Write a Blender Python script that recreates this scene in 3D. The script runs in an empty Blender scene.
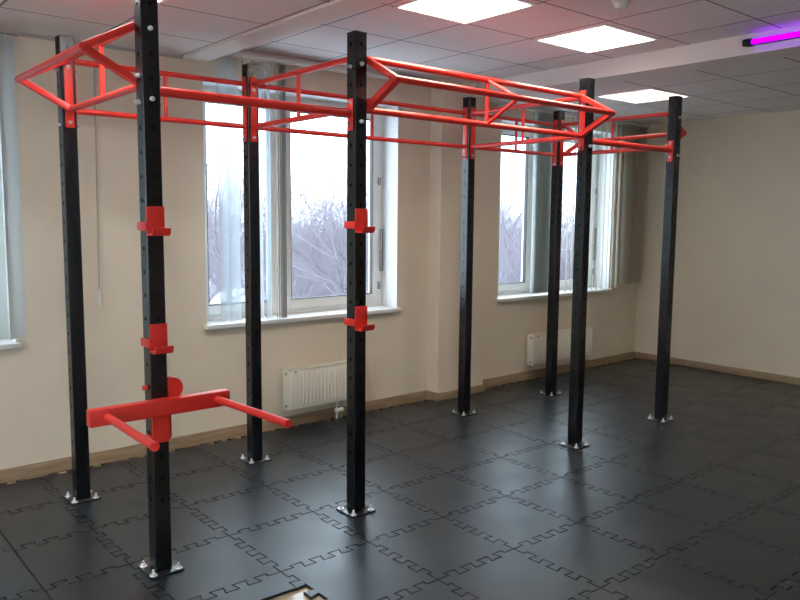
import bpy, bmesh, math, random
from mathutils import Vector, Matrix
random.seed(7)
COL = bpy.context.scene.collection

# ------------------------------------------------------------------ measures
D = 5.243            # inner face of the window wall
RX = 8.17            # inner face of the right wall
ZL, ZM = 2.83, 2.95  # lower and upper ceiling levels
PX = [1.373, 2.542, 4.588, 5.766]
YF, YB = 3.42, 4.602
HP = 2.70
MAT_T = 0.015

# ------------------------------------------------------------------ materials
def new_mat(name):
    m = bpy.data.materials.new(name); m.use_nodes = True
    nt = m.node_tree; nt.nodes.clear()
    out = nt.nodes.new('ShaderNodeOutputMaterial')
    return m, nt, out

def principled(name, col, rough=0.5, metal=0.0, spec=0.5, var=0.0, scale=8.0, bump=0.0, bscale=60.0, coat=0.0, col2=None, rvar=0.0):
    m, nt, out = new_mat(name)
    p = nt.nodes.new('ShaderNodeBsdfPrincipled')
    nt.links.new(p.outputs[0], out.inputs[0])
    p.inputs['Base Color'].default_value = (*col, 1)
    p.inputs['Roughness'].default_value = rough
    p.inputs['Metallic'].default_value = metal
    p.inputs['Specular IOR Level'].default_value = spec
    if coat: p.inputs['Coat Weight'].default_value = coat
    tc = nt.nodes.new('ShaderNodeTexCoord')
    if var > 0 or col2 or rvar:
        n = nt.nodes.new('ShaderNodeTexNoise'); n.inputs['Scale'].default_value = scale
        n.inputs['Detail'].default_value = 6
        nt.links.new(tc.outputs['Object'], n.inputs['Vector'])
        r = nt.nodes.new('ShaderNodeValToRGB')
        r.color_ramp.elements[0].position = 0.3; r.color_ramp.elements[1].position = 0.7
        a = tuple(c*(1-var) for c in col); b = col2 if col2 else tuple(min(1, c*(1+var)) for c in col)
        r.color_ramp.elements[0].color = (*a, 1); r.color_ramp.elements[1].color = (*b, 1)
        nt.links.new(n.outputs['Fac'], r.inputs[0]); nt.links.new(r.outputs[0], p.inputs['Base Color'])
        if rvar:
            mr = nt.nodes.new('ShaderNodeMapRange')
            mr.inputs['From Min'].default_value = 0.3; mr.inputs['From Max'].default_value = 0.7
            mr.inputs['To Min'].default_value = rough-rvar; mr.inputs['To Max'].default_value = rough+rvar
            nt.links.new(n.outputs['Fac'], mr.inputs['Value']); nt.links.new(mr.outputs[0], p.inputs['Roughness'])
    if bump > 0:
        n2 = nt.nodes.new('ShaderNodeTexNoise'); n2.inputs['Scale'].default_value = bscale; n2.inputs['Detail'].default_value = 4
        nt.links.new(tc.outputs['Object'], n2.inputs['Vector'])
        b = nt.nodes.new('ShaderNodeBump'); b.inputs['Strength'].default_value = bump; b.inputs['Distance'].default_value = 0.01
        nt.links.new(n2.outputs['Fac'], b.inputs['Height']); nt.links.new(b.outputs[0], p.inputs['Normal'])
    return m

def emission(name, col, s):
    m, nt, out = new_mat(name)
    e = nt.nodes.new('ShaderNodeEmission'); e.inputs[0].default_value = (*col, 1); e.inputs[1].default_value = s
    nt.links.new(e.outputs[0], out.inputs[0]); return m

def glass_mat():
    m, nt, out = new_mat('window_glass')
    t = nt.nodes.new('ShaderNodeBsdfTransparent'); t.inputs[0].default_value = (0.93, 0.96, 0.97, 1)
    g = nt.nodes.new('ShaderNodeBsdfGlossy'); g.inputs['Roughness'].default_value = 0.02
    lw = nt.nodes.new('ShaderNodeLayerWeight'); lw.inputs[0].default_value = 0.5
    pw = nt.nodes.new('ShaderNodeMath'); pw.operation = 'POWER'; pw.inputs[1].default_value = 4.0
    nt.links.new(lw.outputs['Facing'], pw.inputs[0])
    f = nt.nodes.new('ShaderNodeMath'); f.operation = 'MULTIPLY_ADD'; f.inputs[1].default_value = 0.6; f.inputs[2].default_value = 0.03
    nt.links.new(pw.outputs[0], f.inputs[0])
    mx = nt.nodes.new('ShaderNodeMixShader')
    nt.links.new(f.outputs[0], mx.inputs[0]); nt.links.new(t.outputs[0], mx.inputs[1]); nt.links.new(g.outputs[0], mx.inputs[2])
    nt.links.new(mx.outputs[0], out.inputs[0]); return m

def fabric_mat(name, col, see, translu):
    m, nt, out = new_mat(name)
    d = nt.nodes.new('ShaderNodeBsdfDiffuse'); d.inputs[0].default_value = (*col, 1)
    t = nt.nodes.new('ShaderNodeBsdfTranslucent'); t.inputs[0].default_value = (*col, 1)
    x = nt.nodes.new('ShaderNodeBsdfTransparent')
    m1 = nt.nodes.new('ShaderNodeMixShader'); m1.inputs[0].default_value = translu
    m2 = nt.nodes.new('ShaderNodeMixShader'); m2.inputs[0].default_value = see
    nt.links.new(d.outputs[0], m1.inputs[1]); nt.links.new(t.outputs[0], m1.inputs[2])
    nt.links.new(m1.outputs[0], m2.inputs[1]); nt.links.new(x.outputs[0], m2.inputs[2])
    nt.links.new(m2.outputs[0], out.inputs[0]); return m

def ceiling_mat(name, ox, oy, pitch=0.638, seams=True):
    m, nt, out = new_mat(name)
    p = nt.nodes.new('ShaderNodeBsdfPrincipled'); nt.links.new(p.outputs[0], out.inputs[0])
    p.inputs['Roughness'].default_value = 0.85; p.inputs['Specular IOR Level'].default_value = 0.2
    tc = nt.nodes.new('ShaderNodeTexCoord'); sp = nt.nodes.new('ShaderNodeSeparateXYZ')
    nt.links.new(tc.outputs['Object'], sp.inputs[0])
    def seam(sock, off):
        a = nt.nodes.new('ShaderNodeMath'); a.operation = 'SUBTRACT'; a.inputs[1].default_value = off
        nt.links.new(sock, a.inputs[0])
        b = nt.nodes.new('ShaderNodeMath'); b.operation = 'PINGPONG'; b.inputs[1].default_value = pitch/2
        nt.links.new(a.outputs[0], b.inputs[0])
        c = nt.nodes.new('ShaderNodeMath'); c.operation = 'LESS_THAN'; c.inputs[1].default_value = 0.006
        nt.links.new(b.outputs[0], c.inputs[0]); return c
    sx = seam(sp.outputs[0], ox); sy = seam(sp.outputs[1], oy)
    mx = nt.nodes.new('ShaderNodeMath'); mx.operation = 'MAXIMUM'
    nt.links.new(sx.outputs[0], mx.inputs[0]); nt.links.new(sy.outputs[0], mx.inputs[1])
    n = nt.nodes.new('ShaderNodeTexNoise'); n.inputs['Scale'].default_value = 160; n.inputs['Detail'].default_value = 3
    nt.links.new(tc.outputs['Object'], n.inputs[0])
    r = nt.nodes.new('ShaderNodeValToRGB')
    r.color_ramp.elements[0].position = 0.3; r.color_ramp.elements[0].color = (0.70, 0.65, 0.64, 1)
    r.color_ramp.elements[1].position = 0.55; r.color_ramp.elements[1].color = (0.83, 0.775, 0.765, 1)
    nt.links.new(n.outputs['Fac'], r.inputs[0])
    mix = nt.nodes.new('ShaderNodeMix'); mix.data_type = 'RGBA'
    nt.links.new(mx.outputs[0], mix.inputs['Factor']); nt.links.new(r.outputs[0], mix.inputs['A'])
    mix.inputs['B'].default_value = (0.20, 0.17, 0.165, 1)
    nt.links.new(mix.outputs['Result'], p.inputs['Base Color'])
    return m

def wood_mat(name, a, b, rough):
    m, nt, out = new_mat(name)
    p = nt.nodes.new('ShaderNodeBsdfPrincipled'); nt.links.new(p.outputs[0], out.inputs[0])
    p.inputs['Roughness'].default_value = rough
    tc = nt.nodes.new('ShaderNodeTexCoord'); mp = nt.nodes.new('ShaderNodeMapping'); mp.inputs['Scale'].default_value = (2.5, 28, 28)
    n = nt.nodes.new('ShaderNodeTexNoise'); n.inputs['Scale'].default_value = 1.6; n.inputs['Detail'].default_value = 6
    r = nt.nodes.new('ShaderNodeValToRGB'); r.color_ramp.elements[0].position = 0.35; r.color_ramp.elements[1].position = 0.65
    r.color_ramp.elements[0].color = (*a, 1); r.color_ramp.elements[1].color = (*b, 1)
    nt.links.new(tc.outputs['Object'], mp.inputs[0]); nt.links.new(mp.outputs[0], n.inputs[0])
    nt.links.new(n.outputs['Fac'], r.inputs[0]); nt.links.new(r.outputs[0], p.inputs['Base Color'])
    return m

M = {}
M['wall'] = principled('cream_wall_paint', (0.77, 0.67, 0.535), 0.75, spec=0.25, var=0.03, scale=3, bump=0.08, bscale=90)
M['plaster'] = principled('white_plaster', (0.78, 0.72, 0.69), 0.8, spec=0.2, bump=0.05)
M['reveal'] = principled('white_reveal_paint', (0.80, 0.80, 0.80), 0.6)
M['ceilL'] = ceiling_mat('ceiling_tiles_low', 1.70, 4.69)
M['ceilM'] = ceiling_mat('ceiling_tiles_high', 3.531, 3.600)
M['ceilR'] = ceiling_mat('ceiling_tiles_low_right', 5.94, 4.36)
M['pvc'] = principled('white_window_plastic', (0.82, 0.82, 0.80), 0.35)
M['sill'] = principled('white_sill_board', (0.80, 0.79, 0.76), 0.35)
M['gasket'] = principled('dark_gasket', (0.06, 0.06, 0.06), 0.6)
M['glass'] = glass_mat()
M['grey_metal'] = principled('grey_handle_metal', (0.35, 0.35, 0.35), 0.35, 0.8)
M['floorwood'] = wood_mat('light_laminate', (0.36, 0.27, 0.18), (0.50, 0.39, 0.27), 0.12)
M['skirt'] = wood_mat('laminate_skirting', (0.27, 0.19, 0.115), (0.38, 0.275, 0.175), 0.5)
M['rubber'] = principled('black_rubber', (0.007, 0.011, 0.016), 0.34, spec=0.55, var=0.25, scale=3.5, bump=0.10, bscale=240, rvar=0.06, col2=(0.012, 0.017, 0.024))
M['black'] = principled('black_powder_coat', (0.004, 0.005, 0.007), 0.27, spec=0.45, bump=0.03, bscale=300)
M['plate'] = principled('black_base_plate', (0.02, 0.022, 0.025), 0.25, spec=0.7)
M['cap'] = principled('black_plastic_cap', (0.02, 0.02, 0.02), 0.5)
M['red'] = principled('red_powder_coat', (0.66, 0.030, 0.022), 0.36, spec=0.5, bump=0.02, bscale=300)
M['zinc'] = principled('bright_zinc', (0.92, 0.93, 0.94), 0.25, 0.6)
M['rad'] = principled('cream_radiator_enamel', (0.88, 0.84, 0.73), 0.35)
M['dark'] = principled('dark_hole', (0.015, 0.014, 0.013), 0.8)
M['slat'] = fabric_mat('sheer_grey_slat', (0.66, 0.74, 0.78), 0.68, 0.5)
M['slat_thick'] = fabric_mat('grey_slat', (0.66, 0.68, 0.66), 0.10, 0.40)
M['slat_w2'] = fabric_mat('beige_grey_slat', (0.72, 0.69, 0.62), 0.30, 0.5)
M['track'] = principled('white_track', (0.70, 0.69, 0.66), 0.4)
M['cord'] = principled('grey_cord', (0.42, 0.40, 0.37), 0.8)
M['weight'] = principled('white_plastic', (0.75, 0.74, 0.70), 0.45)
M['lamp'] = emission('fluorescent_tube', (0.93, 0.96, 0.96), 80.0)
M['lamp_mid'] = emission('middle_fluorescent_tube', (1.0, 0.88, 0.74), 66.0)
M['lamp_dim'] = emission('weak_fluorescent_tube', (1.0, 0.90, 0.78), 10.0)
M['lampbox'] = principled('lamp_reflector', (0.85, 0.85, 0.83), 0.3)
M['violet'] = emission('violet_tube', (0.32, 0.0, 1.0), 2.2)
M['bark'] = principled('pale_winter_bark', (0.09, 0.08, 0.09), 0.9, var=0.2, scale=3)
M['twig'] = principled('grey_lilac_twigs', (0.165, 0.14, 0.16), 0.9)
M['snow'] = principled('snow', (0.62, 0.65, 0.72), 0.9, bump=0.3, bscale=3)

# ------------------------------------------------------------------ mesh helpers
class MB:
    def __init__(s): s.bm = bmesh.new()
    def box(s, x0, x1, y0, y1, z0, z1, bevel=0.0):
        r = bmesh.ops.create_cube(s.bm, size=1.0)
        vs = r['verts']
        for v in vs:
            v.co = Vector(((x0+x1)/2+v.co.x*(x1-x0), (y0+y1)/2+v.co.y*(y1-y0), (z0+z1)/2+v.co.z*(z1-z0)))
        if bevel:
            es = {e for v in vs for e in v.link_edges}
            bmesh.ops.bevel(s.bm, geom=list(es), offset=bevel, segments=2, affect='EDGES', profile=0.5)
        return s
    def _frame(s, a, b):
        a, b = Vector(a), Vector(b); d = (b-a); L = d.length; d.normalize()
        up = Vector((0, 0, 1)) if abs(d.z) < 0.99 else Vector((0, 1, 0))
        x = d.cross(up).normalized(); y = x.cross(d).normalized()
        m = Matrix((x, y, d)).transposed().to_4x4(); m.translation = (a+b)/2
        return m, L
    def tube(s, a, b, r, seg=16, r2=None):
        m, L = s._frame(a, b)
        bmesh.ops.create_cone(s.bm, cap_ends=True, segments=seg, radius1=r, radius2=r if r2 is None else r2, depth=L, matrix=m)
        return s
    def bar(s, a, b, w, h, bevel=0.003):
        m, L = s._frame(a, b)
        r = bmesh.ops.create_cube(s.bm, size=1.0)
        for v in r['verts']: v.co = m @ Vector((v.co.x*w, v.co.y*h, v.co.z*L))
        if bevel:
            es = {e for v in r['verts'] for e in v.link_edges}
            bmesh.ops.bevel(s.bm, geom=list(es), offset=bevel, segments=2, affect='EDGES', profile=0.5)
        return s
    def prism(s, pts, a, b, axis):
        """polygon in the plane across axis, extruded from a to b"""
        def P(u, v, w):
            return {0: (w, u, v), 1: (u, w, v), 2: (u, v, w)}[axis]
        lo = [s.bm.verts.new(P(u, v, a)) for u, v in pts]; hi = [s.bm.verts.new(P(u, v, b)) for u, v in pts]
        n = len(pts); s.bm.faces.new(lo); s.bm.faces.new(hi)
        for i in range(n): s.bm.faces.new((lo[i], lo[(i+1) % n], hi[(i+1) % n], hi[i]))
        return s
    def sphere(s, c, r, sx=1, sy=1, sz=1, u=16, v=10):
        bmesh.ops.create_uvsphere(s.bm, u_segments=u, v_segments=v, radius=r, matrix=Matrix.Translation(c) @ Matrix.Diagonal((sx, sy, sz, 1)))
        return s
    def mesh(s, name, mat, origin=(0, 0, 0), smooth=True):
        bmesh.ops.recalc_face_normals(s.bm, faces=s.bm.faces[:])
        bmesh.ops.translate(s.bm, verts=s.bm.verts[:], vec=-Vector(origin))
        me = bpy.data.meshes.new(name); s.bm.to_mesh(me); s.bm.free()
        me.materials.append(mat)
        if smooth:
            for p in me.polygons: p.use_smooth = True
            me.set_sharp_from_angle(angle=math.radians(35))
        return me
    def build(s, name, mat, parent=None, origin=None, smooth=True):
        """vertices are given in world space (or in the parent's space when origin is zero)"""
        if origin is None: origin = ROOT.get(parent.name, (0, 0, 0)) if parent else (0, 0, 0)
        me = s.mesh(name, mat, origin, smooth)
        o = bpy.data.objects.new(name, me); COL.objects.link(o)
        if parent: o.parent = parent; ROOT[o.name] = tuple(origin)
        else: o.location = origin
        return o
ROOT = {}

def tag(o, label=None, cat=None, group=None, kind=None):
    if label: o['label'] = label
    if cat: o['category'] = cat
    if group: o['group'] = group
    if kind: o['kind'] = kind
    return o

def empty(name, loc, label, cat, group=None):
    o = bpy.data.objects.new(name, None); o.location = loc; o.empty_display_size = 0.1
    COL.objects.link(o); ROOT[o.name] = tuple(loc); return tag(o, label, cat, group)

def struct(mb, name, mat, smooth=False):
    return tag(mb.build(name, mat, smooth=smooth), kind='structure')

def copy_tree(o, parent=None):
    c = o.copy(); COL.objects.link(c); c.parent = parent
    for ch in list(o.children): copy_tree(ch, c)
    return c

def slab(mb, u0, u1, v0, v1, holes, w0, w1, axis):
    """rectangular slab with rectangular openings"""
    us = sorted({u0, u1, *[min(max(h[k], u0), u1) for h in holes for k in (0, 1)]})
    vs = sorted({v0, v1, *[min(max(h[k], v0), v1) for h in holes for k in (2, 3)]})
    for i in range(len(us)-1):
        j = 0
        while j < len(vs)-1:
            cu = (us[i]+us[i+1])/2
            def solid(j): 
                cv = (vs[j]+vs[j+1])/2
                return not any(h[0] < cu < h[1] and h[2] < cv < h[3] for h in holes)
            if not solid(j): j += 1; continue
            k = j
            while k+1 < len(vs)-1 and solid(k+1): k += 1
            a, b = vs[j], vs[k+1]
            if axis == 1: mb.box(us[i], us[i+1], w0, w1, a, b)
            elif axis == 0: mb.box(w0, w1, us[i], us[i+1], a, b)
            else: mb.box(us[i], us[i+1], a, b, w0, w1)
            j = k+1
    return mb

# ------------------------------------------------------------------ room shell
WT = 0.40
WINS = [(-0.75, 1.20, 0.895, 2.66), (2.507, 4.354, 0.895, 2.69), (5.68, 7.58, 0.895, 2.69)]
XL, YN = -3.2, -2.6
w = slab(MB(), XL-WT, RX+WT, -0.05, 3.2, WINS, D, D+WT, 1); struct(w, 'wall_back', M['wall'])
struct(MB().box(RX, RX+0.3, YN-0.3, D, -0.05, 3.2), 'wall_right', M['wall'])
struct(slab(MB(), YN-0.3, D, -0.05, 3.2, [(0.4, 2.6, 0.9, 2.65)], XL-0.3, XL, 0), 'wall_left', M['wall'])  # opening made for the added, unseen daylight window
struct(slab(MB(), XL, RX, -0.05, 3.2, [(-2.8, -0.4, 0.9, 2.65)], YN-0.3, YN, 1), 'wall_front', M['wall'])  # opening made for the added window behind the viewpoint
struct(MB().box(XL, RX, YN, D, -0.05, 0.0), 'floor', M['floorwood'])
struct(MB().box(4.73, 5.33, 5.09, D, 0.0, ZM+0.02), 'trim_1', M['wall'])           # pilaster
LS = 0.60
LIGHTS = {
 'L0': (1.085, 1.685, 3.45, 4.05, ZL), 'L1': (2.955, 3.535, 3.02, 3.60, ZM), 'L2': (4.225, 4.825, 3.02, 3.60, ZM),
 'L3': (5.94, 6.58, 3.75, 4.33, ZL), 'L4': (-1.45, -0.85, 3.45, 4.05, ZL), 'L6': (-1.45, -0.85, 0.2, 0.8, ZL)}  # last two lie out of view, added to light the left side
hl = [v[:4] for v in LIGHTS.values()]
bm = slab(MB(), XL, 2.36, YN, D, [h for h in hl if h[1] < 2.36], ZL, 3.2, 2); struct(bm, 'ceiling', M['ceilL'])
bm = slab(MB(), 2.55, 5.15, YN, D, [h for h in hl if 2.55 < h[0] < 5.15], ZM, 3.2, 2); o = struct(bm, 'ceiling', M['ceilM'])
bm = slab(MB(), 5.41, RX, YN, D, [h for h in hl if h[0] > 5.41], ZL, 3.2, 2); struct(bm, 'ceiling', M['ceilR'])
struct(MB().box(2.36, 2.55, YN, D, ZL-0.012, 3.2), 'trim_2', M['plaster'])
struct(MB().box(5.15, 5.41, YN, D, ZL-0.012, 3.2), 'trim_3', M['plaster'])
# thin cornice strips above the windows
struct(MB().box(2.55, 4.73, D-0.03, D, ZM-0.05, ZM-0.012), 'trim_4', M['plaster'])
struct(MB().box(XL, 2.36, D-0.015, D, ZL-0.02, ZL), 'trim_5', M['cord'])
# skirting
def skirt(name, segs):
    b = MB()
    for x0, x1, y0, y1 in segs: b.box(x0, x1, y0, y1, 0.0, 0.088, bevel=0.004)
    struct(b, name, M['skirt'], smooth=True)
t = 0.016
skirt('baseboard_back', [(XL, 4.73-t, D-t, D), (4.73-t, 4.73, 5.09-t, D), (4.73, 5.33, 5.09-t, 5.09), (5.33, 5.33+t, 5.09-t, D), (5.33+t, RX, D-t, D)])
skirt('baseboard_right', [(RX-t, RX, YN, D-t)])
skirt('baseboard_left', [(XL, XL+t, YN, D-t)])

# ------------------------------------------------------------------ windows
def window(n, x0, x1, z0, z1, xm, handle=True):
    f0, f1 = D+0.22, D+0.29
    fr = MB()
    fw_ = 0.055
    for a in ((x0, x0+fw_, z0, z1), (x1-fw_, x1, z0, z1), (x0+fw_, x1-fw_, z0, z0+fw_), (x0+fw_, x1-fw_, z1-fw_, z1), (xm-0.03, xm+0.03, z0+fw_, z1-fw_)):
        fr.box(a[0], a[1], f0, f1, a[2], a[3], bevel=0.004)
    root = fr.build('window_%d' % n, M['pvc']); root['kind'] = 'structure'
    # sashes
    for (a, b) in ((x0+fw_-0.012, xm-0.022), (xm+0.022, x1-fw_+0.012)):
        s = MB(); sw = 0.075; za, zb_ = z0+fw_-0.012, z1-fw_+0.012
        for c in ((a, a+sw, za, zb_), (b-sw, b, za, zb_), (a+sw, b-sw, za, za+sw), (a+sw, b-sw, zb_-sw, zb_)):
            s.box(c[0], c[1], f0-0.015, f1-0.012, c[2], c[3], bevel=0.005)
        sash = s.build('sash', M['pvc'], root)
        g = MB()
        for c in ((a+sw-.002, a+sw+.008, za+sw, zb_-sw), (b-sw-.008, b-sw+.002, za+sw, zb_-sw), (a+sw, b-sw, za+sw-.002, za+sw+.008), (a+sw, b-sw, zb_-sw-.008, zb_-sw+.002)):
            g.box(c[0], c[1], f0-0.008, f0+0.03, c[2], c[3])
        g.build('gasket', M['gasket'], sash)
        MB().box(a+sw, b-sw, f0+0.018, f0+0.024, za+sw, zb_-sw).build('pane', M['glass'], sash)
    # hinges on the right jamb and a slim stay
    for hz in (z0+0.16, z0+1.1):
        MB().box(x1-fw_-0.012, x1-fw_+0.012, f0-0.035, f0-0.01, hz, hz+0.07, bevel=0.004).build('hinge', M['grey_metal'], root)
    h = MB().tube((x1-0.045, f0-0.03, z0+0.33), (x1-0.045, f0-0.03, z0+0.70), 0.006, 8).tube((x1-0.02, f0-0.03, z0+0.33), (x1-0.02, f0-0.03, z0+0.70), 0.006, 8)
    h.tube((x1-0.045, f0-0.03, z0+0.33), (x1-0.02, f0-0.03, z0+0.33), 0.006, 8).tube((x1-0.045, f0-0.03, z0+0.70), (x1-0.02, f0-0.03, z0+0.70), 0.006, 8)
    h.tube((x1-0.03, f0-0.035, z0+0.5), (x1-0.03, f0+0.01, z0+0.5), 0.006, 8)
    h.build('handle', M['grey_metal'], root)
    # jambs lined white
    j = MB().box(x0, x0+0.004, D+0.001, f0, z0, z1).box(x1-0.004, x1, D+0.001, f0, z0, z1).box(x0, x1, D+0.001, f0, z1-0.004, z1)
    j.build('window_reveal', M['reveal'], root)
    MB().box(x0-0.02, x1+0.02, D-0.045, f0, z0-0.03, z0+0.004, bevel=0.006).build('window_sill', M['sill'], root)
    return root
window(1, *WINS[0], 0.25)
window(2, *WINS[1], 3.275)
window(3, *WINS[2], 6.44)

# unseen windows added behind and left of the viewpoint to bring in daylight
def added_window(n, axis, c, u0, u1, z0, z1):
    fr = MB(); g = MB()
    def bx(m, a, b, z_0, z_1, t_):
        if axis == 0: m.box(c-t_, c+t_, a, b, z_0, z_1)
        else: m.box(a, b, c-t_, c+t_, z_0, z_1)
    for k in range(4):
        u = u0+(u1-u0)*k/3; bx(fr, max(u0, u-0.06), min(u1, u+0.06), z0, z1, 0.035)
    bx(fr, u0, u1, z0, z0+0.08, 0.034); bx(fr, u0, u1, z1-0.08, z1, 0.034)
    root = fr.build('window_%d' % n, M['pvc'], smooth=False); root['kind'] = 'structure'
    bx(g, u0+0.05, u1-0.05, z0+0.05, z1-0.05, 0.003); g.build('pane', M['glass'], root, smooth=False)
added_window(4, 0, XL-0.15, 0.4, 2.6, 0.9, 2.65)
added_window(5, 1, YN-0.15, -2.8, -0.4, 0.9, 2.65)

# ------------------------------------------------------------------ vertical blinds
def blind(xa, xb, ztop, zbot, slats, label, y=D-0.085, chain=None):
    root = empty('vertical_blind', ((xa+xb)/2, y, ztop), label, 'blind')
    MB().box(xa, xb, y-0.02, y+0.02, ztop, ztop+0.028, bevel=0.004).build('track', M['cord' if xb < 2 else 'track'], root)
    for (x, ang, mat, zb_) in slats:
        ww = 0.062
        b = MB()
        c, s = math.cos(math.radians(ang)), math.sin(math.radians(ang))
        n = 6; top = []; bot = []; 
        pts = []
        for i in range(n+1):
            u = (i/n-0.5)*2; px = u*ww; py = 0.006*(1-u*u)
            pts.append((x+px*c-py*s, y+px*s+py*c))
        back = [(px-0.0008*(-s), py+0.0008*c) for px, py in pts]
        zt = ztop-0.012
        for i in range(n):
            a0, a1 = pts[i], pts[i+1]; b0, b1 = back[i], back[i+1]
            v = [b.bm.verts.new((q[0], q[1], z)) for z in (zb_, zt) for q in (a0, a1, b1, b0)]
            for fidx in ((0, 1, 5, 4), (2, 3, 7, 6), (0, 3, 2, 1), (4, 5, 6, 7)): b.bm.faces.new([v[k] for k in fidx])
        bmesh.ops.remove_doubles(b.bm, verts=b.bm.verts[:], dist=1e-5)
        sl = b.build('slat', mat, root)
        MB().box(x-0.004, x+0.004, y-0.003, y+0.003, ztop-0.02, ztop+0.002).build('hanger', M['weight'], sl)
    return root
S0 = [(-0.80+i*0.105, 28, M['slat_thick'], 0.935) for i in range(20)]
blind(-0.88, 1.27, ZL-0.04, 0.93, S0, 'pale blue-grey vertical blind drawn across the leftmost window')
S1 = [(2.62, 25, M['slat'], 0.92), (2.70, 20, M['slat'], 0.92), (2.79, 58, M['slat'], 0.92), (2.90, 22, M['slat'], 0.92)]
S1 += [(2.99, 40, M['slat'], 0.915)]+[(3.07+i*0.018, 58+2*i, M['slat_w2'] if i < 2 else M['slat_thick'], 0.915) for i in range(5)]
blind(2.56, 4.72, ZM-0.08, 0.92, S1, 'grey vertical blind pushed together at the middle of the large central window')
S2 = [(6.10+i*0.030, 56+2*(i % 3), M['slat_thick'], 0.935) for i in range(9)]
S2 += [(6.66+i*0.093, 42+4*math.sin(i*2.1), M['slat_w2'], 0.915+0.0*i) for i in range(11)]
S2 += [(7.69+i*0.075, 52+5*math.sin(i*1.7), M['slat_w2'], 0.95) for i in range(6)]
blind(5.55, 8.12, ZL-0.04, 0.92, S2, 'vertical blind drawn over the right half of the window in the far corner')

# blind cord on the wall between the left and the middle window
r = empty('blind_cord', (1.73, D-0.02, 1.10), 'thin cord with a white weight hanging left of the central window', 'cord')
MB().tube((1.742, D-0.012, ZL-0.02), (1.722, D-0.016, 1.20), 0.0045, 8).build('cord', M['cord'], r)
MB().tube((1.722, D-0.016, 1.10), (1.722, D-0.016, 1.21), 0.013, 12, 0.009).build('cord_weight', M['weight'], r)
for z in (ZL-0.03,): MB().box(1.725, 1.757, D-0.02, D, z-0.015, z+0.015, 0.003).build('cord_holder', M['weight'], r)

# ------------------------------------------------------------------ radiators
def radiator(x0, x1, z0, z1, vx, label):
    y1, y0 = D-0.045, D-0.125
    root = empty('radiator', ((x0+x1)/2, D-0.05, z0-0.1), label, 'radiator')
    root.location.z = z0; ROOT[root.name] = tuple(root.location)
    b = MB().box(x0+0.006, x1-0.006, y0, y0+0.018, z0+0.004, z1-0.012, bevel=0.006)
    n = int((x1-x0-0.06)/0.0335)
    for i in range(n):
        cx = x0+0.045+i*(x1-x0-0.09)/(n-1)
        b.box(cx-0.010, cx+0.010, y0-0.006, y0+0.002, z0+0.03, z1-0.038, bevel=0.004)
    b.box(x0+0.006, x1-0.006, y1-0.018, y1, z0+0.004, z1-0.012, bevel=0.006)
    b.build('heating_panel', M['rad'], root)
    for (a, c) in ((x0, x0+0.006), (x1-0.006, x1)):
        MB().box(a, c, y0-0.002, y1, z0, z1, bevel=0.002).build('side_panel', M['rad'], root)
    g = MB().box(x0, x1, y0-0.002, y0+0.010, z1-0.006, z1).box(x0, x1, y1-0.010, y1, z1-0.006, z1)
    for i in range(int((x1-x0)/0.03)): g.box(x0+0.01+i*0.03, x0+0.022+i*0.03, y0+0.01, y1-0.01, z1-0.006, z1)
    g.build('top_grille', M['rad'], root)
    for z in (z0+0.035, z1-0.035):
        MB().tube((x0-0.006, (y0+y1)/2-0.015, z), (x0+0.004, (y0+y1)/2-0.015, z), 0.011, 12).build('plug', M['grey_metal'], root)
    MB().tube((x0+0.07, y0-0.012, z1-0.022), (x0+0.07, y0, z1-0.022), 0.008, 12).build('vent_screw', M['grey_metal'], root)
    for k in range(2):
        px = vx+0.05*k
        p = MB().tube((px, y0+0.04, z0+0.01), (px, y0+0.04, 0.0), 0.0085, 12); p.build('pipe', M['grey_metal'] if k else M['weight'], root)
    MB().tube((vx-0.012, y0+0.04, 0.085), (vx+0.062, y0+0.04, 0.085), 0.017, 14).sphere((vx, y0+0.04, 0.085), 0.021).sphere((vx+0.05, y0+0.04, 0.085), 0.021).build('valve', M['weight'], root)
    for bx in (x0+0.12, x1-0.12):
        MB().box(bx-0.012, bx+0.012, y1-0.002, D, z0+0.04, z1-0.05).build('bracket', M['weight'], root)
radiator(3.13, 3.88, 0.165, 0.495, 3.63, 'cream panel radiator under the central window')
radiator(6.10, 7.12, 0.175, 0.500, 6.40, 'cream panel radiator under the far corner window')

# ------------------------------------------------------------------ ceiling lamps, detector, violet tube
def lamp(key, label):
    x0, x1, y0, y1, z = LIGHTS[key]
    root = empty('ceiling_light', ((x0+x1)/2, (y0+y1)/2, z), label, 'ceiling light')
    b = MB().box(x0, x1, y0, y1, z+0.075, z+0.085)
    for a in ((x0, x0+0.008, y0, y1), (x1-0.008, x1, y0, y1), (x0, x1, y0, y0+0.008), (x0, x1, y1-0.008, y1)): b.box(*a, z+0.0, z+0.08)
    b.build('housing', M['lampbox'], root, smooth=False)
    f = MB()
    for a in ((x0-0.012, x0+0.012, y0-0.012, y1+0.012), (x1-0.012, x1+0.012, y0-0.012, y1+0.012), (x0, x1, y0-0.012, y0+0.012), (x0, x1, y1-0.012, y1+0.012)): f.box(*a, z-0.006, z+0.0005)
    f.build('frame', M['lampbox'], root, smooth=False)
    n = 4; dx = (x1-x0)/n
    for i in range(n):
        cx = x0+dx*(i+0.5)
        MB().tube((cx, y0+0.02, z+0.045), (cx, y1-0.02, z+0.045), 0.016, 12).build('fluorescent_tube', M['lamp_dim' if key == 'L3' else 'lamp_mid' if key in ('L1', 'L2') else 'lamp'], root)
    lv = MB()
    for i in range(1, n): lv.box(x0+dx*i-0.004, x0+dx*i+0.004, y0, y1, z+0.002, z+0.04)
    k = 9
    for i in range(1, k): yy = y0+(y1-y0)*i/k; lv.box(x0+0.008, x1-0.008, yy-0.0015, yy+0.0015, z+0.012, z+0.036)
    lv.build('louvre', M['lampbox'], root, smooth=False)
lamp('L0', 'square fluorescent ceiling light cut off by the top edge, left of the small ceiling beam')
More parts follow.
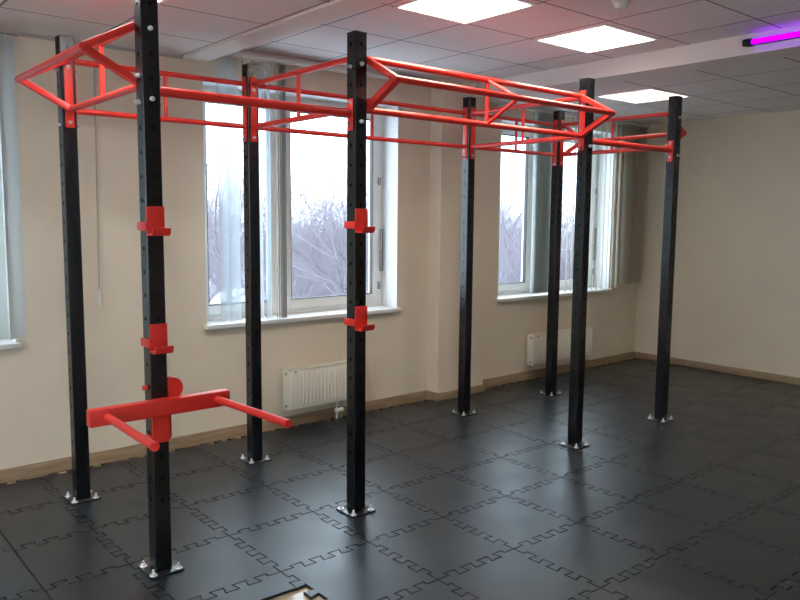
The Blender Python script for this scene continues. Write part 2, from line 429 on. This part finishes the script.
lamp('L1', 'square louvred ceiling light, nearest the top edge in the middle ceiling bay')
lamp('L2', 'square louvred ceiling light right of the middle, beside the purple tube beam')
lamp('L3', 'square ceiling light furthest away, behind the tops of the right-hand rig posts')
lamp('L4', 'square ceiling light added to brighten the left end of the room, outside the frame')
lamp('L6', 'unseen square ceiling light added for lighting, left of the viewpoint in the lower ceiling')

r = empty('smoke_detector', (3.83, 2.64, ZM), 'small round white smoke detector on the ceiling between two square lights', 'smoke detector')
MB().tube((3.83, 2.64, ZM-0.018), (3.83, 2.64, ZM), 0.052, 24).build('base', M['weight'], r)
MB().tube((3.83, 2.64, ZM-0.05), (3.83, 2.64, ZM-0.018), 0.030, 24, 0.044).build('cover', M['weight'], r)

r = empty('violet_light_tube', (5.11, 1.9, 2.885), 'glowing purple tube light mounted along the right ceiling beam', 'tube light')
MB().tube((5.105, 1.35, 2.885), (5.105, 2.50, 2.885), 0.017, 16).build('glowing_tube', M['violet'], r)
MB().box(5.132, 5.15, 1.3, 2.55, 2.868, 2.902, 0.003).build('back_plate', M['cap'], r)
for y in (1.32, 2.52):
    MB().tube((5.105, y-0.028, 2.885), (5.105, y+0.028, 2.885), 0.024, 16).box(5.105, 5.15, y-0.02, y+0.02, 2.865, 2.905).build('end_cap', M['cap'], r)

# ------------------------------------------------------------------ puzzle mats
P = 0.533; X0, Y0 = 1.808, 3.035
def edge(n=4, a=0.025, m=0.040, L=P):
    """offset profile from 0 to L: dovetail tabs that swing out and in"""
    pts = [(0.0, 0.0)]
    span = (L-2*m)/(2*n-0.0); t0 = m; dl = 0.006
    lev = 0.0
    seq = []
    x = m; s = 1
    for i in range(2*n-1):
        seq.append((x+span/2*0, s)); x += span; s = -s
    # walk along: at each boundary the path slants back to form the dovetail
    bounds = [m+span*i+span/2 for i in range(2*n)]
    cur = 0
    for i, b in enumerate(bounds):
        nxt = 0 if i == 2*n-1 else (1 if i % 2 == 0 else -1)
        sgn = (nxt-cur)
        if cur == 0: pts += [(b+dl*0.5, 0.0), (b-dl*0.5, a*nxt)]
        elif nxt == 0: pts += [(b+dl*0.5, a*cur), (b-dl*0.5, 0.0)]
        else: pts += [(b+dl, a*cur), (b-dl, a*nxt)]
        cur = nxt
    pts.append((L, 0.0))
    return pts
EP = edge()
def mat_poly():
    b = [(t_, o_) for t_, o_ in EP[:-1]]
    rgt = [(P+o_, t_) for t_, o_ in EP[:-1]]
    top = [(t_, P+o_) for t_, o_ in reversed(EP[1:])]
    lft = [(o_, t_) for t_, o_ in reversed(EP[1:])]
    return b+rgt+top+lft
def inset(pts, d):
    n = len(pts); out = []
    for i in range(n):
        p0, p1, p2 = Vector(pts[i-1]), Vector(pts[i]), Vector(pts[(i+1) % n])
        e1 = (p1-p0).normalized(); e2 = (p2-p1).normalized()
        n1 = Vector((-e1.y, e1.x)); n2 = Vector((-e2.y, e2.x))
        k = 1+n1.dot(n2)
        o_ = (n1+n2)/max(k, 0.35)
        out.append(tuple(p1+o_*d))
    return out
def clip(pts, axis, lim, keep_less):
    out = []; n = len(pts)
    ins = lambda p: (p[axis] <= lim) if keep_less else (p[axis] >= lim)
    for i in range(n):
        a, b = pts[i], pts[(i+1) % n]
        if ins(a): out.append(a)
        if ins(a) != ins(b):
            t_ = (lim-a[axis])/(b[axis]-a[axis]); out.append((a[0]+t_*(b[0]-a[0]), a[1]+t_*(b[1]-a[1])))
    # drop duplicates in sequence
    res = []
    for p in out:
        if not res or (Vector(p)-Vector(res[-1])).length > 1e-5: res.append(p)
    return res
def notch(pts, lo, hi, ylim):
    # the mat is cut back to ylim where lo < x < hi along its top edge
    left = clip(clip(pts, 0, lo, True), 1, 9, True) if lo > 0 else []
    midd = clip(pts, 1, ylim, True)
    if lo > 0.05 and hi > P:
        out = [p for p in midd if not (abs(p[1]-ylim) < 1e-6)]
        body = [p for p in pts if p[1] <= ylim]
        top = [p for p in pts if p[1] > ylim and p[0] < lo-0.03]
        k = pts.index(body[0]); seq = pts[k:]+pts[:k]
        res = []; done = False
        for p in seq:
            if p[1] <= ylim: res.append(p)
            elif p[0] >= lo-0.03:
                if not done: res += [(P, ylim), (lo, ylim), (lo, P)]; done = True
            else: res.append(p)
        return res
    if lo <= 0.05 and hi < P:
        k = next(i for i, p in enumerate(pts) if p[1] <= ylim); seq = pts[k:]+pts[:k]
        res = []; done = False
        for p in seq:
            if p[1] <= ylim: res.append(p)
            elif p[0] <= hi+0.03:
                if not done: res += [(hi, P), (hi, ylim), (0.0, ylim)]; done = True
            else: res.append(p)
        return res
    return midd
def mat_mesh(clips=()):
    base = mat_poly()
    for ax, lim, less in clips:
        if ax == 'notch': base = notch(base, lim[0], lim[1], less)
        else: base = clip(base, ax, lim, less)
    g = 0.0023; ch = 0.0012
    lo = inset(base, g); hi = inset(base, g+ch)
    b = bmesh.new()
    rings = [[b.verts.new((x, y, 0.0)) for x, y in lo], [b.verts.new((x, y, MAT_T-0.003)) for x, y in lo], [b.verts.new((x, y, MAT_T)) for x, y in hi]]
    n = len(lo)
    for k in range(2):
        for i in range(n): b.faces.new((rings[k][i], rings[k][(i+1) % n], rings[k+1][(i+1) % n], rings[k+1][i]))
    f1 = b.faces.new(rings[2]); f0 = b.faces.new(rings[0][::-1])
    b.normal_update()
    bmesh.ops.triangulate(b, faces=[f1, f0], ngon_method='EAR_CLIP')
    me = bpy.data.meshes.new('puzzle_mat'); b.to_mesh(me); b.free(); me.materials.append(M['rubber']); return me
full = mat_mesh(); cache = {}
post_names = {}
for i, x in enumerate(PX):
    for y, rname in ((YF, 'front'), (YB, 'back')):
        post_names[(math.floor((x-X0)/P), math.floor((y-Y0)/P))] = (i, rname)
ORD = ['first', 'second', 'third', 'fourth']
for ix in range(-8, 13):
    for iy in range(-4, 4):
        ox, oy = X0+ix*P+(0.162 if ix <= -3 else 0), Y0+iy*P
        cl = []
        if ix <= -1 and iy <= -1:
            if iy <= -2: continue
            cl.append((1, 2.857-oy, False))                          # a narrow strip ends at the bare floor
        if ox+P > RX-0.02: cl.append((0, RX-0.022-ox, True))
        if ox > RX-0.1: continue
        if ox < 0.878 < ox+P-0.05 and ix == -2: cl.append((0, 0.880-ox, False))
        if ix == -3: cl.append((0, 0.8765-ox, True))
        if iy == 3:
            if ox+P > 4.70 and ox < 5.36: cl.append(('notch', (4.708-ox, 5.352-ox), 5.068-oy))
            cl.append((1, D-0.02-oy, True))
        cl = tuple((a, round(b, 4) if a != 'notch' else b, c) for a, b, c in cl)
        if cl: me = cache.setdefault(cl, None) or mat_mesh(cl); cache[cl] = me
        else: me = full
        o = bpy.data.objects.new('puzzle_mat', me); COL.objects.link(o); o.location = (ox, oy, 0.0)
        key = (ix, iy)
        if key in post_names:
            i, rn = post_names[key]
            tag(o, 'rubber puzzle mat under the %s rig post from the left, %s row' % (ORD[i], rn), 'floor mat', 'black rubber puzzle mats')
        elif ix <= -1 and iy == -1:
            tag(o, 'narrow cut strip of black rubber mat beside the bare patch of floor', 'floor mat', 'cut mat strips by the bare floor')
        elif iy == 3 and ox+P > 4.70 and ox < 5.36:
            tag(o, 'black rubber puzzle mat cut to fit against the wall pilaster', 'floor mat', 'mats against the pilaster')
        elif iy == 3 and ix == 11:
            tag(o, 'black rubber puzzle mat in the far corner of the room', 'floor mat', 'black rubber puzzle mats')
        elif iy == 3:
            tag(o, 'black rubber puzzle mat with its toothed edge along the window wall', 'floor mat', 'mats along the window wall')
        elif ox+P > RX-0.25:
            tag(o, 'black rubber puzzle mat with its toothed edge along the right wall', 'floor mat', 'mats along the right wall')
        else:
            tag(o, 'black rubber puzzle mat in the open floor, carrying no rig post and touching no wall', 'floor mat', 'mats in the open floor')

# ------------------------------------------------------------------ training rig
RIGO = (PX[0], YF, MAT_T)
rig = empty('training_rig', RIGO, 'black eight-post training rig with red pull-up bars standing on the rubber mats', 'training rig')

def upright_mesh():
    b = bmesh.new(); w_ = 0.04; pitch = 0.108; hr = 0.0095; n = 16; z0 = 0.02
    rows = int((HP-z0-MAT_T)/pitch); top = HP-MAT_T
    zc = [1.885-MAT_T+k*pitch for k in range(-30, 30)]
    zc = [z for z in zc if 0.30 < z < top-0.05]
    segs = []; prev = 0.012
    for z in zc: segs.append((z-pitch/2, z+pitch/2, z))
    for f in range(4):
        rot = Matrix.Rotation(f*math.pi/2, 4, 'Z')
        def V(u, d, z): return b.verts.new(rot @ Vector((u, -w_+d, z)))
        bev = 0.004
        for (a, c, z) in segs:
            ring = []; outer = []; inn = []
            for k in range(n):
                an = 2*math.pi*k/n
                ring.append(V(hr*math.cos(an), 0, z+hr*math.sin(an))); inn.append(V(hr*math.cos(an), 0.005, z+hr*math.sin(an)))
                cx, sz = math.cos(an), math.sin(an); m_ = max(abs(cx), abs(sz))
                outer.append(V(cx/m_*(w_-bev), 0, z+sz/m_*(c-a)/2))
            for k in range(n):
                k2 = (k+1) % n
                b.faces.new((outer[k], outer[k2], ring[k2], ring[k])); b.faces.new((ring[k], ring[k2], inn[k2], inn[k]))
        zlo, zhi = segs[0][0], segs[-1][1]
        for a, c in ((0.010, zlo), (zhi, top)):
            b.faces.new([V(u, 0, z) for u, z in ((-w_+bev, a), (w_-bev, a), (w_-bev, c), (-w_+bev, c))])
        b.faces.new([V(w_-bev, 0, 0.010), V(w_-bev, 0, top)] + [b.verts.new(rot @ Vector((w_, -w_+bev, top))), b.verts.new(rot @ Vector((w_, -w_+bev, 0.010)))])
    # inner wall so that the holes look into a dark tube
    for f in range(4):
        rot = Matrix.Rotation(f*math.pi/2, 4, 'Z')
        b.faces.new([b.verts.new(rot @ Vector(c)) for c in ((-0.03, -0.03, 0.02), (0.03, -0.03, 0.02), (0.03, -0.03, top-0.01), (-0.03, -0.03, top-0.01))])
    bmesh.ops.remove_doubles(b, verts=b.verts[:], dist=1e-5)
    me = bpy.data.meshes.new('upright'); b.to_mesh(me); b.free(); me.materials.append(M['black']); return me
um = upright_mesh()
def child(name, me, parent, loc):
    o = bpy.data.objects.new(name, me); COL.objects.link(o); o.parent = parent; o.location = loc; return o
plate_me = MB().box(-0.083, 0.083, -0.083, 0.083, 0, 0.010, bevel=0.003).mesh('base_plate', M['plate'])
bolt_me = MB().tube((0, 0, 0), (0, 0, 0.003), 0.019, 20).tube((0, 0, 0.003), (0, 0, 0.012), 0.012, 6).tube((0, 0, 0.012), (0, 0, 0.024), 0.0065, 12).sphere((0, 0, 0.024), 0.0065).mesh('anchor_bolt', M['zinc'])
cap_me = MB().box(-0.0405, 0.0405, -0.0405, 0.0405, 0, 0.005, bevel=0.002).mesh('end_cap', M['cap'])
proto = child('upright', um, rig, (0, 0, 0))
child('base_plate', plate_me, proto, (0, 0, 0))
child('end_cap', cap_me, proto, (0, 0, HP-MAT_T))
for sx in (-1, 1):
    for sy in (-1, 1):
        tag(child('anchor_bolt', bolt_me, proto, (sx*0.062, sy*0.062, 0.010)), 'bright zinc anchor bolt')
first = True
for x in PX:
    for y in (YF, YB):
        o = proto if first else copy_tree(proto, rig); first = False
        o.location = (x-PX[0], y-YF, 0)

ZU, ZD, ZA = 2.575, 2.300, 2.435
def bolt_mb(c, d):
    """bolt through a post of 8 cm along unit vector d, centred at c"""
    c, d = Vector(c), Vector(d)
    b = MB()
    for s in (-1, 1):
        b.tube(c+d*s*0.0405, c+d*s*0.049, 0.0105 if s > 0 else 0.0115, 12); b.tube(c+d*s*0.049, c+d*s*0.056, 0.008, 6)
    b.tube(c-d*0.062, c+d*0.062, 0.0055, 10)
    return b
def plate_end(post, d, z0, z1, parent, bz):
    """red end plate on the face of the post that looks along d; bolts at heights bz"""
    p = Vector(post); d = Vector(d); n = Vector((-d.y, d.x, 0)) * 0.024
    a = p+d*0.0405; c = p+d*0.0475
    x0, x1 = sorted((a.x-abs(n.x), c.x+abs(n.x))) if abs(n.x) > 0 else sorted((a.x, c.x))
    y0, y1 = sorted((a.y-abs(n.y), c.y+abs(n.y))) if abs(n.y) > 0 else sorted((a.y, c.y))
    MB().box(x0, x1, y0, y1, z0, z1, bevel=0.002).build('end_plate', M['red'], parent)
    for z in bz:
        dz = 0.0 if abs(d.x) > 0.5 else 0.014
        tag(bolt_mb((p.x, p.y, z+dz), d).build('bolt', M['zinc'], parent), 'bright zinc bolt')
def truss(A, B, out=None, brace=False, rr=0.0175):
    A = Vector((*A, 0)); B = Vector((*B, 0)); d = (B-A).normalized()
    a, b = A+d*0.047, B-d*0.047
    z = lambda v, h: (v.x, v.y, h)
    main = MB()
    for h in (ZU, ZD): main.tube(z(a, h), z(b, h), rr, 16)
    t_ = main.build('pull_up_truss' if out else 'cross_truss', M['red'], rig)
    plate_end(A, d, 2.20, 2.62, t_, (2.52, 2.215)); plate_end(B, -d, 2.20, 2.62, t_, (2.52, 2.215))
    mid = (a+b)/2
    MB().tube(z(mid, ZD), z(mid, ZU), 0.012, 12).build('strut', M['red'], t_)
    if out:
        o_ = Vector((*out, 0))*0.262
        e1, e2 = a+d*0.018, b-d*0.018
        MB().tube(z(e1+o_-d*0.018, ZA), z(e2+o_+d*0.018, ZA), rr, 16).build('outer_bar', M['red'], t_)
        for e in (e1, e2):
            for h in (ZU, ZD): MB().bar(z(e, h), z(e+o_, ZA), 0.034, 0.034).build('diagonal_brace', M['red'], t_)
        if brace:
            for h in (ZU, ZD): MB().tube(z(mid, h), z(mid+o_, ZA), 0.011, 12).build('diagonal_brace', M['red'], t_)
    return t_
F = [(x, YF) for x in PX]; Bk = [(x, YB) for x in PX]
truss(F[0], Bk[0], out=(-1, 0)); truss(F[3], Bk[3], out=(1, 0))
truss(F[1], Bk[1]); truss(F[2], Bk[2])
truss(Bk[0], Bk[1], rr=0.0165); truss(Bk[1], Bk[2], rr=0.0165); truss(Bk[2], Bk[3], rr=0.0165)
truss(F[1], F[2], out=(0, -1), brace=True, rr=0.019)
for A, B in ((F[0], F[1]), (F[2], F[3])):
    bb = MB().tube((A[0]+0.047, YF, 2.272), (B[0]-0.047, YF, 2.272), 0.0225, 20).build('pull_up_bar', M['red'], rig)
    plate_end((*A, 0), (1, 0, 0), 2.18, 2.35, bb, (2.33, 2.215)); plate_end((*B, 0), (-1, 0, 0), 2.18, 2.35, bb, (2.33, 2.215))

# ------------------------------------------------------------------ J-cups
def jcup():
    root = bpy.data.objects.new('j_cup', None); root.empty_display_size = 0.05; COL.objects.link(root); ROOT[root.name] = (0, 0, 0)
    k = {'origin': (0, 0, 0)}
    b = MB().box(-0.042, 0.042, -0.049, -0.0415, 0.0, 0.132, bevel=0.002)
    b.build('back_plate', M['red'], root, **k)
    # shelf and upturned lip
    pts = [(-0.049, 0.0), (-0.100, 0.0), (-0.112, 0.010), (-0.118, 0.034), (-0.110, 0.036), (-0.104, 0.016), (-0.096, 0.009), (-0.049, 0.009)]
    MB().prism(pts, -0.042, 0.042, 0).build('shelf', M['red'], root, **k)
    b = MB().box(-0.0495, -0.0418, -0.049, 0.050, 0.022, 0.062, bevel=0.002)
    b.build('side_strap', M['red'], root, **k)
    MB().tube((0, -0.055, 0.112), (0, -0.049, 0.112), 0.009, 14).build('locking_pin', M['red'], root, **k)
    return root
j = jcup()
spots = [((PX[0], YF, 1.620), 'upper red J-cup hook on the nearest left post'), ((PX[0], YF, 1.083), 'lower red J-cup hook on the nearest left post'),
         ((PX[1], YF, 1.625), 'upper red J-cup hook on the front post before the central window'), ((PX[1], YF, 1.083), 'lower red J-cup hook on the front post before the central window')]
for i, (p_, l_) in enumerate(spots):
    o = j if i == 0 else copy_tree(j)
    o.location = p_; tag(o, l_, 'barbell hook', 'red J-cups on the front posts')

# ------------------------------------------------------------------ dip station
ds = empty('dip_attachment', (PX[0], YF-0.05, 0.65), 'red dip bar attachment with two handles on the nearest left post', 'dip station')
MB().box(1.035, 1.700, 3.315, 3.368, 0.793, 0.868, bevel=0.004).build('cross_beam', M['red'], ds)
for a, b in (((1.108, 3.318, 0.832), (1.100, 2.770, 0.832)), ((1.632, 3.318, 0.832), (1.672, 2.735, 0.832))):
    h = MB().tube(a, b, 0.0175, 20).build('handle', M['red'], ds)
    va, vb = Vector(a), Vector(b); d_ = (vb-va).normalized()
    MB().tube(vb-d_*0.002, vb+d_*0.004, 0.0185, 20).build('end_cap', M['red'], h)
wb = MB().prism([(1.331, 0.672), (1.345, 0.655), (1.405, 0.655), (1.420, 0.675), (1.420, 0.866), (1.331, 0.866)], 3.368, 3.379, 1)
wb.build('mounting_plate', M['red'], ds)
sp = MB().prism([(3.368, 0.672), (3.44, 0.672), (3.44, 0.94), (3.43, 0.958), (3.368, 0.958)], 1.4145, 1.422, 0)
# rounded ear
import math as _m
ear = [(1.422, 0.962)]+[(1.432+0.052*_m.sin(_m.radians(q)), 0.905+0.052*_m.cos(_m.radians(q))) for q in range(0, 181, 15)]+[(1.422, 0.853)]
sp.prism(ear, 3.369, 3.384, 1)
sp.build('side_plate', M['red'], ds)
MB().box(1.3235, 1.3315, 3.368, 3.44, 0.655, 0.690, bevel=0.002).build('side_strap', M['red'], ds)
MB().tube((1.312, 3.425, 0.913), (1.331, 3.425, 0.913), 0.012, 14).build('locking_pin', M['red'], ds)

# ------------------------------------------------------------------ outdoors
GZ = -4.5
g = MB(); g.box(-60, 120, D+1.5, 160, GZ-0.2, GZ); tag(g.build('snowy_ground', M['snow']), kind='structure')

def add_twig(b, p0, p1, r0, r1, n=3):
    d = (p1-p0)
    if d.length < 1e-5: return
    d.normalize(); up = Vector((0, 0, 1)) if abs(d.z) < 0.9 else Vector((1, 0, 0))
    x = d.cross(up).normalized(); y = d.cross(x)
    lo = []; hi = []
    for k in range(n):
        an = 2*math.pi*k/n; v = x*math.cos(an)+y*math.sin(an)
        lo.append(b.verts.new(p0+v*r0)); hi.append(b.verts.new(p1+v*r1))
    for k in range(n): b.faces.new((lo[k], lo[(k+1) % n], hi[(k+1) % n], hi[k]))
def grow(rnd, bs, p, d, L, r, depth, maxd):
    steps = 3
    for s in range(steps):
        nd = (d+Vector((rnd.uniform(-1, 1), rnd.uniform(-1, 1), rnd.uniform(-0.7, 1)))*0.16).normalized()
        q = p+nd*(L/steps); r2 = r*(0.86)
        add_twig(bs[0] if depth < 3 else bs[1], p, q, r, r2, 5 if depth < 2 else 3)
        if depth < maxd and (s > 0 or depth > 0):
            for _ in range(1 if depth == 0 else (2 if rnd.random() < 0.62 else 1)):
                side = Vector((rnd.uniform(-1, 1), rnd.uniform(-1, 1), rnd.uniform(-0.25, 0.8))).normalized()
                cd = (nd*0.62+side*0.85).normalized()
                grow(rnd, bs, q, cd, L*rnd.uniform(0.55, 0.78), r2*0.58, depth+1, maxd)
        p, d, r = q, nd, r2
    if depth < maxd: grow(rnd, bs, p, d, L*0.72, r*0.85, depth+1, maxd)
def tree_pair(seed, H, maxd, tr):
    rnd = random.Random(seed); bs = (bmesh.new(), bmesh.new())
    grow(rnd, bs, Vector((0, 0, 0)), Vector((0.02, 0, 1)), H*0.42, tr, 0, maxd)
    out = []
    for b, nme, m_ in ((bs[0], 'trunk', M['bark']), (bs[1], 'twigs', M['twig'])):
        me = bpy.data.meshes.new(nme); b.to_mesh(me); b.free(); me.materials.append(m_); out.append(me)
    return out
protos = [tree_pair(s, h_, 6, tr) for s, h_, tr in ((3, 8.2, 0.11), (11, 8.0, 0.10), (23, 8.6, 0.12), (31, 7.8, 0.10))]
def tree(k, x, y, sc, rot, label, group):
    root = empty('bare_tree', (x, y, GZ), label, 'tree', group); root.scale = (sc,)*3; root.rotation_euler = (0, 0, rot)
    a = child('trunk', protos[k][0], root, (0, 0, 0)); child('twigs', protos[k][1], root, (0, 0, 0))
rnd = random.Random(5)
def along(px, dist):
    """a ground point behind the window wall in the direction of a viewing angle (degrees from +Y)"""
    a = math.radians(px); return math.sin(a)*dist, math.cos(a)*dist
for (ang, dist, k, sc) in ((27.4, 15, 0, 0.9), (33.0, 14, 2, 0.9), (39.0, 27, 1, 0.9), (49.0, 20, 3, 0.85)):
    x, y = along(ang, dist)
    tree(k, x, y, sc, rnd.uniform(0, 6), {0: 'bare tree seen through the left pane of the central window', 2: 'bare tree with dark forked branches behind the middle of the central window', 1: 'bare tree behind the right pane of the central window', 3: 'bare tree seen through the left pane of the far corner window'}[k], 'bare trees close to the building')
for i in range(46):
    ang = 6+i*1.12+rnd.uniform(-0.5, 0.5); dist = rnd.uniform(24, 44)
    x, y = along(ang, dist)
    tree(rnd.randrange(4), x, y, rnd.uniform(0.66, 0.82)*(1+(dist-24)/90), rnd.uniform(0, 6), 'bare lilac-grey tree in the belt of winter woodland beyond the windows', 'trees of the winter woodland')
def shrub_mesh(seed):
    rr = random.Random(seed); b = bmesh.new()
    for _ in range(16):
        c = Vector((rr.gauss(0, .42), rr.gauss(0, .42), rr.uniform(0.25, 1.25)))
        bmesh.ops.create_icosphere(b, subdivisions=2, radius=rr.uniform(0.16, 0.36), matrix=Matrix.Translation(c) @ Matrix.Diagonal((1, 1, rr.uniform(.5, .8), 1)))
    for v in b.verts: v.co += Vector((rr.uniform(-1, 1), rr.uniform(-1, 1), rr.uniform(-1, 1)))*0.03
    me = bpy.data.meshes.new('snowy_shrub'); b.to_mesh(me); b.free(); me.materials.append(M['snow'])
    for p_ in me.polygons: p_.use_smooth = True
    b2 = bmesh.new()
    for _ in range(90):
        a = rr.uniform(0, 6.28); p0 = Vector((rr.gauss(0, .1), rr.gauss(0, .1), 0)); p1 = p0+Vector((math.cos(a)*rr.uniform(.2, .9), math.sin(a)*rr.uniform(.2, .9), rr.uniform(.8, 1.8)))
        add_twig(b2, p0, p1, 0.014, 0.004)
    me2 = bpy.data.meshes.new('stems'); b2.to_mesh(me2); b2.free(); me2.materials.append(M['bark'])
    return me, me2
sh = [shrub_mesh(s) for s in (1, 2, 3)]
for i in range(22):
    x, y = along(9+i*2.2+rnd.uniform(-.6, .6), rnd.uniform(26, 31)); k = rnd.randrange(3)
    root = empty('snowy_shrub', (x, y, GZ), 'snow-covered shrub low behind the windows among the bare trees', 'shrub', 'snowy shrubs outside')
    root.scale = (rnd.uniform(2.6, 3.3),)*3; root.rotation_euler = (0, 0, rnd.uniform(0, 6))
    child('snow_cover', sh[k][0], root, (0, 0, 0)); child('stems', sh[k][1], root, (0, 0, 0))

# ------------------------------------------------------------------ sky
W = bpy.data.worlds.new('overcast_sky'); bpy.context.scene.world = W; W.use_nodes = True
bg = W.node_tree.nodes['Background']; bg.inputs[0].default_value = (0.75, 0.88, 1.0, 1); bg.inputs[1].default_value = 6.0

# ------------------------------------------------------------------ camera
f, yaw, pitch, roll, h = 760.0947, 0.6969, -0.1091, 0.0085, 1.7148
fwv = Vector((math.sin(yaw)*math.cos(pitch), math.cos(yaw)*math.cos(pitch), math.sin(pitch)))
rv = Vector((math.cos(yaw), -math.sin(yaw), 0)); uv = rv.cross(fwv)
c_, s_ = math.cos(roll), math.sin(roll)
r2, u2 = rv*c_+uv*s_, -rv*s_+uv*c_
cam = bpy.data.cameras.new('camera'); co = bpy.data.objects.new('camera', cam); COL.objects.link(co)
mw = Matrix((r2, u2, -fwv)).transposed().to_4x4(); mw.translation = (0, 0, h); co.matrix_world = mw
cam.sensor_width = 36; cam.lens = f/800*36; cam.clip_end = 500; cam.clip_start = 0.05
sc = bpy.context.scene; sc.camera = co
sc.view_settings.view_transform = 'Standard'; sc.view_settings.look = 'None'
sc.view_settings.exposure = 0.48; sc.view_settings.gamma = 1.0; sc.view_settings.use_curve_mapping = False
sc.cycles.use_denoising = True; sc.cycles.denoising_prefilter = 'ACCURATE'; sc.cycles.use_adaptive_sampling = False
sc.cycles.max_bounces = 10; sc.cycles.diffuse_bounces = 5; sc.cycles.transparent_max_bounces = 24; sc.cycles.sample_clamp_indirect = 6
